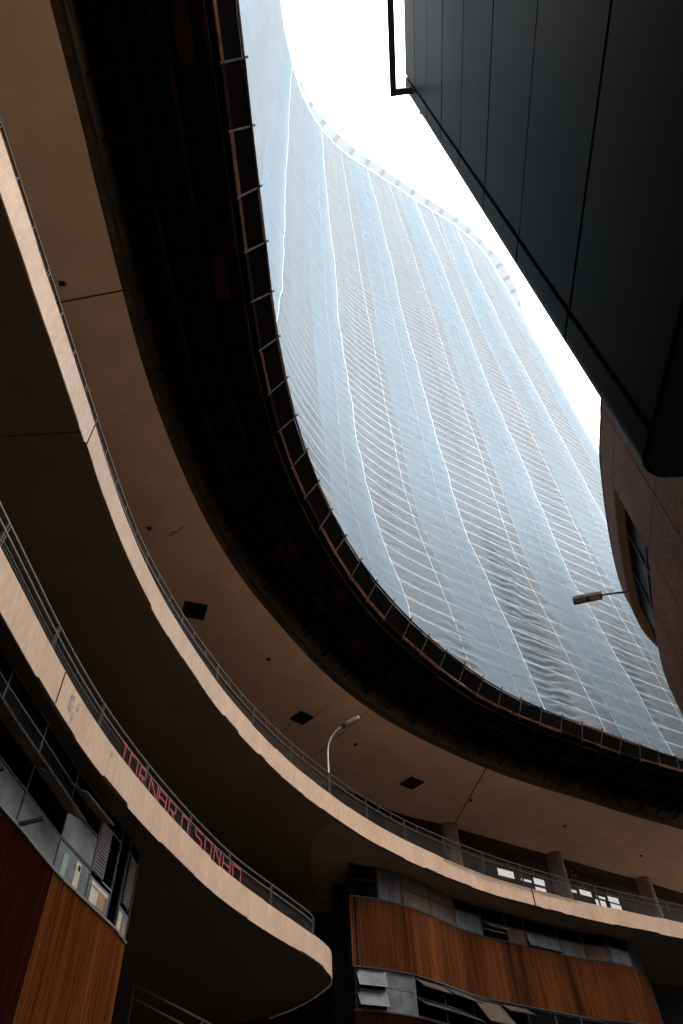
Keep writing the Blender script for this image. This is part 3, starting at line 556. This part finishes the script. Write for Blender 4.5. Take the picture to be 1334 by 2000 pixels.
# ------------------------------------------------------------------ protective platform round the tower foot
PF = empty('protective_platform'); tag(PF, 'black timber protective platform with rusty edge boards below the netting', 'platform')
u = np.arange(PU.sy(-6), PU.near((20.5, 35.5)), 1.335)
st_ = []
for s0 in u:
    t = PU.at(s0); sl_ = PL.near(t); ss = S3.near(PL.at(sl_)); st_.append((PU.P(s0, ZPU), PL.P(sl_, ZPL), S3.P(ss, ZPL, .0)))
def quadbox(name, a, b, c, d, th, m):
    a, b, c, d = map(Vector, (a, b, c, d)); n = (b - a).cross(d - a).normalized() * th
    v = [a, b, c, d, a + n, b + n, c + n, d + n]
    return mesh(name, v, [(3, 2, 1, 0), (4, 5, 6, 7), (0, 1, 5, 4), (1, 2, 6, 5), (2, 3, 7, 6), (3, 0, 4, 7)], m, PF)
for i in range(len(st_) - 1):
    (u0, l0, i0), (u1, l1, i1) = st_[i], st_[i + 1]
    j = lambda k=.02: Vector((0, 0, random.uniform(-k, k)))
    e0, e1 = u0 - l0, u1 - l1
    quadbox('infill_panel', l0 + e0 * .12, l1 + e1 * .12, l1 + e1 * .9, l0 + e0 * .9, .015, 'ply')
    k0, k1 = random.uniform(-.012, .012), random.uniform(-.012, .012)
    out = Vector((e0.x, e0.y, 0)).normalized()
    for f, nm, m, wd_ in ((.03, 'lower_board', 'rust' if random.random() < .7 else 'rustplank', .11), (.96, 'upper_board', 'rust' if random.random() < .5 else 'rustplank', .08)):
        p, q = l0 + e0 * f + j(.015), l1 + e1 * f + j(.015); MB().beam(p + out * .015, q + out * .015, .035, wd_ * random.uniform(.7, 1.2), e0).build(nm, m, PF)
    MB().beam(l0 - e0 * .06 - Vector((0, 0, .03)), u0 + e0 * .16, .045, .045, l1 - l0).build('post', 'darksteel', PF)
    # deck planks seen from below and their joist
    for k in range(6):
        f0, f1 = k / 6 + .015, (k + 1) / 6 - .02; dz = Vector((0, 0, random.uniform(-.02, .02)))
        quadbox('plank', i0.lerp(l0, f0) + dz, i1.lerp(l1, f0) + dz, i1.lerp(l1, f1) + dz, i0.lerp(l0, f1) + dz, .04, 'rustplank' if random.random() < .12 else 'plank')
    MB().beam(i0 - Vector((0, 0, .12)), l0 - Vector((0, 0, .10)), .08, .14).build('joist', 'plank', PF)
    inn = (l0 - i0).normalized()
    MB().beam(i0 - Vector((0, 0, .62)) + inn * .03, i0.lerp(l0, .42) - Vector((0, 0, .17)), .06, .06).build('brace', 'plank', PF)
    for k, f in enumerate((.3, .62, .93)):
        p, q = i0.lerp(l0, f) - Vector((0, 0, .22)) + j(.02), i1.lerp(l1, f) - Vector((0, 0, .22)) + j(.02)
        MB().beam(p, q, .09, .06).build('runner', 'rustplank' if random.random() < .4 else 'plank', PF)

dv = []
for (u0, l0, i0) in st_:
    e = (l0 - i0).normalized(); dv += [i0 - e * .3 + Vector((0, 0, .06)), l0 + e * .02 + Vector((0, 0, .06))]
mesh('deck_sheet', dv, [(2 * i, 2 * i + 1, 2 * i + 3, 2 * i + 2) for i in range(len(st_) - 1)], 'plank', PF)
# ------------------------------------------------------------------ the tower
TW = empty('apartment_tower'); tag(TW, 'tall curved apartment tower with stacked horizontal sun-break slabs behind netting', 'tower')
sweep('wall', FAC, [(-1.5, ZPL + .15), (-1.5, ZTOP), (-1.9, ZTOP), (-1.9, ZPL + .15)], 'towerwall', TW, ds=.8)
br0 = sweep('sun_break_slab', FAC, [(-1.45, -.06), (-.01, -.06), (-.01, .06), (-1.45, .06)], 'brise', TW, ds=.6); br0.location.z = 20.0
for k in range(1, 95):
    o = br0.copy(); COL.objects.link(o); o.parent = TW; o.location.z = 20.0 + k * 1.003
for s0, k1 in ((59.6, 14), (64.8, 19)):  # added dark boxes stand in for shadow smudges behind the net
    for k in range(k1):
        b = MB().box((0, 0, 0), FAC.T(s0) * random.uniform(.5, .9), FAC.N(s0) * .35, (0, 0, random.uniform(.45, .6))).box(FAC.N(s0) * .19, FAC.T(s0) * .4, FAC.N(s0) * .03, (0, 0, .35)).build('shadow_smudge_box', 'smudge', TW)
        b.location = FAC.P(s0 + random.uniform(-.2, .2), 20.45 + k * 1.003, -.30)
top = sheet('roof', Curve(FAC.at(np.linspace(0, FAC.L, 200), -.02), .2, raw=True), Curve(FAC.at(np.linspace(0, FAC.L, 200), -9), .2, raw=True), ZTOP, 'towerwall', TW, n=120)

# netting sheets, each hung over the edge of the next
seams = [[(115.4, 37.98), (78.5, 38.4), (53.0, 39.02), (42.0, 39.42), (37.0, 39.6), (34.8, 39.35), (30, 38.7), (19, 37.5)],
         [(116.6, 47.25), (75.8, 47.2), (62.3, 47.5), (47.9, 47.7), (38.6, 48.2), (33.6, 48.55), (31.1, 48.91), (28.3, 49.33), (24, 50.66), (22.8, 51.0), (19, 51.3)],
         [(115, 56.0), (85.5, 56.2), (68.2, 56.08), (53.8, 56.0), (43, 56.25), (33.4, 56.4), (30.7, 56.6), (26, 57.75), (20.6, 58.68), (19, 58.8)],
         [(115, 64.6), (86, 65.0), (65.6, 64.65), (52.7, 64.6), (42.5, 64.88), (35.6, 64.95), (31.5, 64.98), (26.7, 66.1), (20.6, 67.6), (19, 67.8)],
         [(115, 73.0), (90.4, 71.6), (73.2, 71.3), (60.2, 71.7), (51, 72.2), (46.1, 72.35), (39.1, 72.45), (30, 73.2), (19, 75)],
         [(115, 80), (60, 79.5), (19, 80.5)], [(115, 92), (19, 92)]]
seamf = []
for sm in seams:
    q = sorted(sm); zs = np.array([p[0] for p in q]); ss = np.array([p[1] for p in q]); seamf.append(lambda z, zs=zs, ss=ss: np.interp(z, zs, ss))
labels = ['bluish net sheet at far left, seen edge-on beside the platform', 'net sheet second from the left, with wavy dark folds and loose lower corner', 'net sheet third from the left, with drooping folds near the platform',
          'broad net sheet in the middle of the curved tower', 'net sheet right of the middle, reaching down to the platform at right', 'net sheet at the right, beside the brown stone building', 'narrow net sheet at the right silhouette of the tower']
def wob(x, y, fs, seed):
    r = np.random.default_rng(seed); o = 0
    for k in range(7):
        a = r.uniform(0, 6.28); f = fs * r.uniform(.5, 1.6); o = o + np.sin(x * f * math.cos(a) + y * f * math.sin(a) * .5 + r.uniform(0, 6.28))
    return o / 7 * 1.6
for i in range(7):
    z = np.arange(19.6, ZTOP - .2, .07); nz_ = len(z); ns = 56
    sr = seamf[i](z) + .07 * np.sin(z * .31 + 2 * i) + .035 * np.sin(z * .83 + i) + .02 * np.sin(z * 2.1 + 3 * i); slft = (seamf[i - 1](z) - 3.3) if i else sr - 22 + 0 * z
    f = np.linspace(0, 1, ns)
    S = slft[:, None] + (sr - slft)[:, None] * f[None]; Z = np.repeat(z[:, None], ns, 1); wdt = (sr - slft)[:, None]
    off = .04 + .26 * f[None] ** 1.5 + 0 * Z
    # drooping folds: catenary-shaped pleats, strongest low down and in loose strips
    mid = .50 + .07 * np.sin(z * .05 + i)[:, None]; x = (f[None] - mid) * wdt
    low = np.clip((75 - Z) / 55, .18, 1)
    loose = np.clip(.28 + 1.2 * wob(S, Z * .5, 1.2, 30 + i), 0, 1.5) * (.05 + np.exp(-(x / (1.6 + .7 * wob(Z * .2, S * 0, .7, 60 + i))) ** 2))
    ph = 2 * math.pi * (Z * 2.0 + .09 * x ** 2 + .9 * wob(S, Z, .8, 40 + i) + .35 * wob(S * 1.3, Z * 1.1, 2.6, 140 + i))
    fold = low * np.minimum(loose, .95) * np.sin(ph) * (1.5 if i == 1 else .85); off = off + .085 * fold + .035 * low * loose * np.sin(2.3 * ph + 1)
    # taut diagonal creases towards the hung edge, billow between ties
    off = off + .035 * low * np.exp(-((1 - f[None]) * wdt / 1.4) ** 2) * np.sin(2 * math.pi * ((1 - f[None]) * wdt * 1.6 + Z * .22)) + .10 * wob(S * 1.0, Z * .25, .8, 80 + i) + .05 * wob(S, Z * .6, .55, 180 + i)
    if i == 0: off = off + .25 * np.clip((60 - Z) / 40, 0, 1) * f[None] ** 3
    off = np.maximum(off + .10, .0)
    pts = np.stack([FAC.at(S[k], off[k]) for k in range(nz_)])
    V3 = np.concatenate([pts, Z[..., None]], 2).reshape(-1, 3)
    idx = np.arange(nz_ * ns).reshape(nz_, ns)
    F = np.stack([idx[:-1, :-1], idx[:-1, 1:], idx[1:, 1:], idx[1:, :-1]], -1).reshape(-1, 4)
    me = bpy.data.meshes.new('debris_net'); me.vertices.add(len(V3)); me.vertices.foreach_set('co', V3.ravel())
    me.loops.add(F.size); me.loops.foreach_set('vertex_index', F.ravel()); me.polygons.add(len(F)); me.polygons.foreach_set('loop_start', np.arange(0, F.size, 4))
    ul = me.uv_layers.new(name='UVMap'); UVa = np.stack([S + i * 37, Z], -1).reshape(-1, 2); ul.data.foreach_set('uv', UVa[F.ravel()].ravel())
    me.polygons.foreach_set('use_smooth', np.ones(len(F), bool)); me.materials.append(mat['net_dense' if i < 2 else 'net']); me.update(calc_edges=True); me.validate()
    o = link('debris_net', me); tag(o, labels[i], 'net', 'netting sheets on the tower')
    at_ = me.attributes.new('bunch', 'FLOAT', 'POINT'); at_.data.foreach_set('value', np.clip(fold - .2, 0, 1).astype(np.float32).ravel())
    def cordline(col, name, m, wd_):
        mb = MB(); kk = list(range(0, nz_, 8)); 
        for a, b in zip(kk[:-1], kk[1:]):
            n_ = FAC.N(float(S[a, col])); e = n_ * .012
            mb.beam(Vector(V3[idx[a, col]]) + e, Vector(V3[idx[b, col]]) + e, wd_, .012, n_)
        mb.build(name, m, o)
    cordline(ns - 1, 'hem', 'rope', .017)
    cordline(0, 'hem', 'rope', .016)
    if i in (2, 3, 4): cordline(int(ns * .62), 'cord', 'rope', .012)
    if i in (1, 2, 3, 4): cordline(int(ns * .86), 'cord', 'bluerope', .03)
# catch tray along the roof edge
TY = empty('roof_catch_tray'); tag(TY, 'pale catch tray with thin struts along the top edge of the tower', 'tray')
TR = Curve([(-3.7, 10.2), (-3.3, 12.4), (-2.5, 14.8), (-1.36, 17.4), (-.03, 19.5), (1.65, 21.6), (3.3, 23.2), (5.51, 25.1), (9.73, 28.0), (13.71, 30.75), (17.81, 33.45), (22.05, 36.3), (26.1, 39.95), (28.91, 42.8), (30.99, 45.85), (32.63, 48.9), (34.0, 52.44), (34.8, 56), (35.2, 60)], .1)
us = np.arange(0.5, TR.L - .5, 2.8)
for k, s0 in enumerate(us):
    for d in (0, .32):
        o_ = TR.P(s0 + d, ZTOP + .12); f_ = FAC.near(o_[:2]); MB().beam(FAC.P(f_, ZTOP - .1, .02), o_, .08, .06).build('strut', 'alu', TY)
tu = np.linspace(0, TR.L, 120); A = TR.at(tu); B = np.array([FAC.at(FAC.near(a), .06) for a in A])
v = [(a[0], a[1], ZTOP + .1) for a in A] + [(b[0], b[1], ZTOP - .08) for b in B]
mesh('tray_net', v, [(i, i + 1, 121 + i, 120 + i) for i in range(119)], 'tray', TY, [(t, 0) for t in tu] + [(t, 2) for t in tu])

# ------------------------------------------------------------------ dark panelled building on the right
DK = empty('panelled_building'); tag(DK, 'dark charcoal panelled building filling the upper right corner', 'building')
dt = Vector((.0417, .9991, 0)); dn = Vector((-.9991, .0417, 0)); d0 = Vector((2.498, -.104, 0))
DW = lambda y, z, o=0: d0 + dt * y + dn * o + Vector((0, 0, z))
YE, RAD = 3.99, .30
rows = [25.3 - 2.37 * k for k in range(9)]
# backing volume with a rounded corner
ring = [DW(-1.02, 0, -.06)] + [DW(YE - RAD, 0, -.06)]
cc = DW(YE - RAD, 0, -RAD - .06)
ring += [cc + dn * RAD * math.cos(t) + dt * RAD * math.sin(t) for t in np.linspace(.2, math.pi / 2, 8)] + [cc + dt * RAD - dn * 11, DW(-1.02, 0, -11.4)]
n = len(ring); v = [p + Vector((0, 0, z)) for z in (rows[-1] + .02, rows[0] - .05) for p in ring]
mesh('core', v, [tuple(range(n))[::-1], tuple(range(n, 2 * n))] + [(i, (i + 1) % n, n + (i + 1) % n, n + i) for i in range(n)], 'panelback', DK)
cols = [3.43, -.35, -1.0]
for r in range(8):
    z1, z0 = rows[r] - .03, rows[r + 1] + .03
    for a, b in zip(cols[:-1], cols[1:]):
        tw = random.uniform(-.004, .004)
        o = MB().box(DW((a + b) / 2, (z0 + z1) / 2, -.03 + tw), dt * (a - b - .06), dn * .03, (0, 0, z1 - z0)).build('panel', 'panel', DK)
    arc = [DW(3.465, 0)] + [DW(YE - RAD, 0)] + [cc + dn * .06 + (dn * (RAD) * math.cos(t) + dt * (RAD) * math.sin(t)) for t in np.linspace(.15, math.pi / 2, 9)] + [cc + dt * RAD - dn * 1.2 + dn * .06]
    inn = [DW(3.465, 0, -.05)] + [p - dn * .04 for p in arc[1:-1]] + [arc[-1] - dt * .04]; m_ = len(arc)
    vv = [p + Vector((0, 0, z)) for p in arc for z in (z0, z1)]
    vv += [p + Vector((0, 0, z)) for p in inn for z in (z0, z1)]
    ff = [(2 * i, 2 * i + 2, 2 * i + 3, 2 * i + 1) for i in range(m_ - 1)] + [(0, 1, 2 * m_ + 1, 2 * m_)]
    ff += [(2 * i, 2 * m_ + 2 * i, 2 * m_ + 2 * i + 2, 2 * i + 2) for i in range(m_ - 1)] + [(2 * i + 1, 2 * i + 3, 2 * m_ + 2 * i + 3, 2 * m_ + 2 * i + 1) for i in range(m_ - 1)]
    mesh('corner_panel', vv, ff, 'panel', DK)
for i_, p in enumerate([(4.5, 0), (12, 2.5), (12, 0)]):
    MB().box((p[0], p[1], (rows[-1] + .12) / 2), (.7, 0, 0), (0, .7, 0), (0, 0, rows[-1] - .1)).build('pillar', 'panelback', DK)
FRm = empty('roof_frame', DW(3.6, 24.2, 0)); FRm.location = (0, 0, 0); tag(FRm, 'maroon square-tube frame jutting from the top of the panelled building', 'frame')
b = MB().beam(DW(3.75, 24.2, .46), DW(-.9, 24.2, .46), .17, .17); b.build('long_tube', 'frame', FRm)
MB().beam(DW(3.66, 24.2, .375), DW(3.66, 24.2, -.03), .165, .165).build('arm', 'frame', FRm)
MB().beam(DW(-.8, 24.2, .375), DW(-.8, 24.2, -.03), .165, .165).build('arm', 'frame', FRm)
bk = empty('corner_bracket'); tag(bk, 'short maroon bracket on the far corner of the panelled building', 'bracket')
MB().beam(cc + dt * (RAD - .02) + Vector((0, 0, 24.2)), cc + dt * (RAD + .30) + Vector((0, 0, 24.2)), .14, .14).build('arm', 'frame', bk)
MB().box(cc + dt * (RAD + .015) + Vector((0, 0, 24.2)), dn * .26, dt * .02, (0, 0, .3)).build('base_plate', 'frame', bk)

# ------------------------------------------------------------------ brown stone building with a rounded corner
BB = empty('stone_building'); tag(BB, 'brown stone building with rounded corner and curved strip window at right', 'building')
bpts = [(5.9, 4.6), (6.15, 6.8), (6.42, 8.98), (6.49, 9.34), (6.66, 10.35), (6.88, 11.19), (7.17, 12.19), (7.39, 12.89), (7.84, 14.22), (8.35, 15.5), (8.95, 16.6), (9.9, 17.7), (11.2, 18.6), (13, 19.2), (17, 19.5)]
SB = Curve(bpts[::-1], .05)            # runs from far to near so its normal faces the street
ZB, ZWT, ZWB = 15.6, 14.66, 12.29
jam = SB.near((6.80, 10.78)); S_END = SB.L
sweep('core', SB, [(-.5, .12), (-.5, ZB - .03), (-1.2, ZB - .03), (-1.2, .12)], 'panelback', BB, ds=.3)
sweep('backing', SB, [(-.06, .12), (-.06, ZWB - .02), (-.49, ZWB - .02), (-.49, .12)], 'panelback', BB, ds=.3)
sweep('backing', SB, [(-.06, ZWT + .02), (-.06, ZB - .03), (-.49, ZB - .03), (-.49, ZWT + .02)], 'panelback', BB, ds=.3)
sweep('backing', SB, [(-.06, ZWB), (-.06, ZWT), (-.49, ZWT), (-.49, ZWB)], 'panelback', BB, jam + .02, None, .3)
edges = [0, 1.6, 3.2, 4.8, 6.4]; near_edges = list(np.arange(jam, S_END, 1.75)) + [S_END]
e_all = sorted(set(list(np.arange(jam, -.5, -1.95)) + near_edges)); e_all = [max(0, e) for e in e_all]
zr = [.12, 2.4, 4.9, 7.4, 9.9, ZWB, ZWT, ZB]
for a, b in zip(e_all[:-1], e_all[1:]):
    if b - a < .2: continue
    for z0, z1 in zip(zr[:-1], zr[1:]):
        if z0 == ZWB and b <= jam + .01: continue
        sweep('stone_panel', SB, [(-.055, z0 + .014), (0, z0 + .014), (0, z1 - .014), (-.055, z1 - .014)], 'stone', BB, a + .014, b - .014, .2)
sweep('coping', SB, [(-1.2, ZB), (.015, ZB), (.015, ZB + .05), (-1.2, ZB + .05)], 'stone', BB, ds=.3)
sweep('window_lintel', SB, [(-.30, ZWT - .03), (-.005, ZWT - .03), (-.005, ZWT + .003), (-.30, ZWT + .003)], 'reveal', BB, 0, jam - .01, .3)
sweep('window_sill', SB, [(-.49, ZWB - .003), (.0, ZWB - .003), (.0, ZWB + .03), (-.49, ZWB + .03)], 'stone', BB, 0, jam - .01, .3)
nb = 9; we = np.linspace(1.0, jam - .02, nb + 1)
for k in range(nb):
    m = ['glass', 'glass', 'mirror', 'glass', 'mirror', 'mirror', 'mirror', 'glass', 'glass'][k]
    zmid = ZWB + .95
    window(BB, SB, we[k], we[k + 1], ZWB + .03, ZWT - .03, [(0, 1, ZWB + .06, zmid, m, None), (0, 1, zmid, ZWT - .06, 'glass', None)], off=-.24, bar=.07)
MB().box((34, 12, 18), (24, 0, 0), (0, 26, 0), (0, 0, 36)).build('side_light_blocker', 'stone', BB)  # unseen block added to cut low sky light from the right
MB().box((37.2, 32.6, 18), (18, 0, 0), (0, 15, 0), (0, 0, 36)).build('side_light_blocker', 'stone', BB)  # second unseen block, added to close off light at the far right
MB().box((19.6, 12, 7.8), (4.7, 0, 0), (0, 13, 0), (0, 0, 15.6)).build('blocker_link', 'stone', BB)  # unseen infill joining the building to the added light blockers
# wall-mounted street light
LB = empty('wall_street_light', (0, 0, 0)); tag(LB, 'flat rectangular street light on an arm from the stone building', 'street light')
p0, p1, p2 = Vector((8.15, 14.8, 14.75)), Vector((7.37, 14.93, 14.8)), Vector((6.58, 15.14, 14.83))
MB().tube([p0, p0.lerp(p1, .5) + Vector((0, 0, .01)), p1 + (p2 - p1) * .06], .032, 10).build('arm', 'darksteel', LB)
ax = (p2 - p1).normalized(); ay = Vector((-ax.y, ax.x, 0)).normalized(); az = ax.cross(ay)
hd = MB().box((p1 + p2) / 2, ax * (p2 - p1).length, ay * .27, az * .07); hd.box((p1 + p2) / 2 + az * .055, ax * (p2 - p1).length * .8, ay * .2, az * .04)
for k in (-1, 1): hd.box((p1 + p2) / 2 + ay * k * .125 - az * .045, ax * (p2 - p1).length, ay * .02, az * .03)
for k in (-1, 0, 1): hd.box((p1 + p2) / 2 + ax * k * .39 - az * .045, ax * .03, ay * .23, az * .03)
hd.build('lamp_head', 'darksteel', LB)
for k in (-1, 1): MB().box((p1 + p2) / 2 + ax * k * .2 - az * .04, ax * .3, ay * .18, az * .012).build('lens', 'lens', LB)
MB().box(p0 + Vector((.02, 0, 0)), (.05, 0, 0), (0, .14, 0), (0, 0, .2)).build('wall_plate', 'darksteel', LB)

# street lamp on the upper terrace
LA = empty('street_lamp', (0, 0, 0)); tag(LA, 'slim grey street lamp with curved arm standing behind the upper terrace edge', 'street lamp')
bs_ = Vector((-.98, 22.52, ZF2 - .25)); arc = [bs_, bs_ + Vector((-.02, .06, 1.2)), bs_ + Vector((-.03, .05, 2.0))]
for t in np.linspace(.15, 1, 9):
    a = t * math.pi / 2 * .86; arc.append(bs_ + Vector((-.03, .05, 2.0)) + Vector((1 - math.cos(a), -.25 * (1 - math.cos(a)), 0)) * .72 + Vector((0, 0, math.sin(a) * .95)))
MB().tube(arc, [.042] * 3 + [.036] * 9, 14).build('pole', 'pole', LA, True)
e = arc[-1]; dr = (arc[-1] - arc[-2]).normalized()
MB().tube([e - dr * .02, e + dr * .14], [.085, .085], 12).build('lamp_socket', 'black', LA)
h0 = e + dr * .1; MB().tube([h0, h0 + dr * .12, h0 + dr * .42, h0 + dr * .58], [.05, .10, .10, .05], 14).build('lamp_head', 'column', LA, True)
h1 = h0 + dr * .56; MB().box(h1 + dr * .04, dr * .03, dr.cross(Vector((0, 0, 1))).normalized() * .16, Vector((0, 0, .05))).build('lens', 'rope', LA)
MB().box(bs_ + Vector((0, 0, .03)), (.25, 0, 0), (0, .25, 0), (0, 0, .04)).build('base_plate', 'pole', LA)
MB().tube([bs_ + Vector((-.02, .05, .9)), bs_ + Vector((-.02, .05, .98))], .066, 12).build('clamp', 'steel', LA)
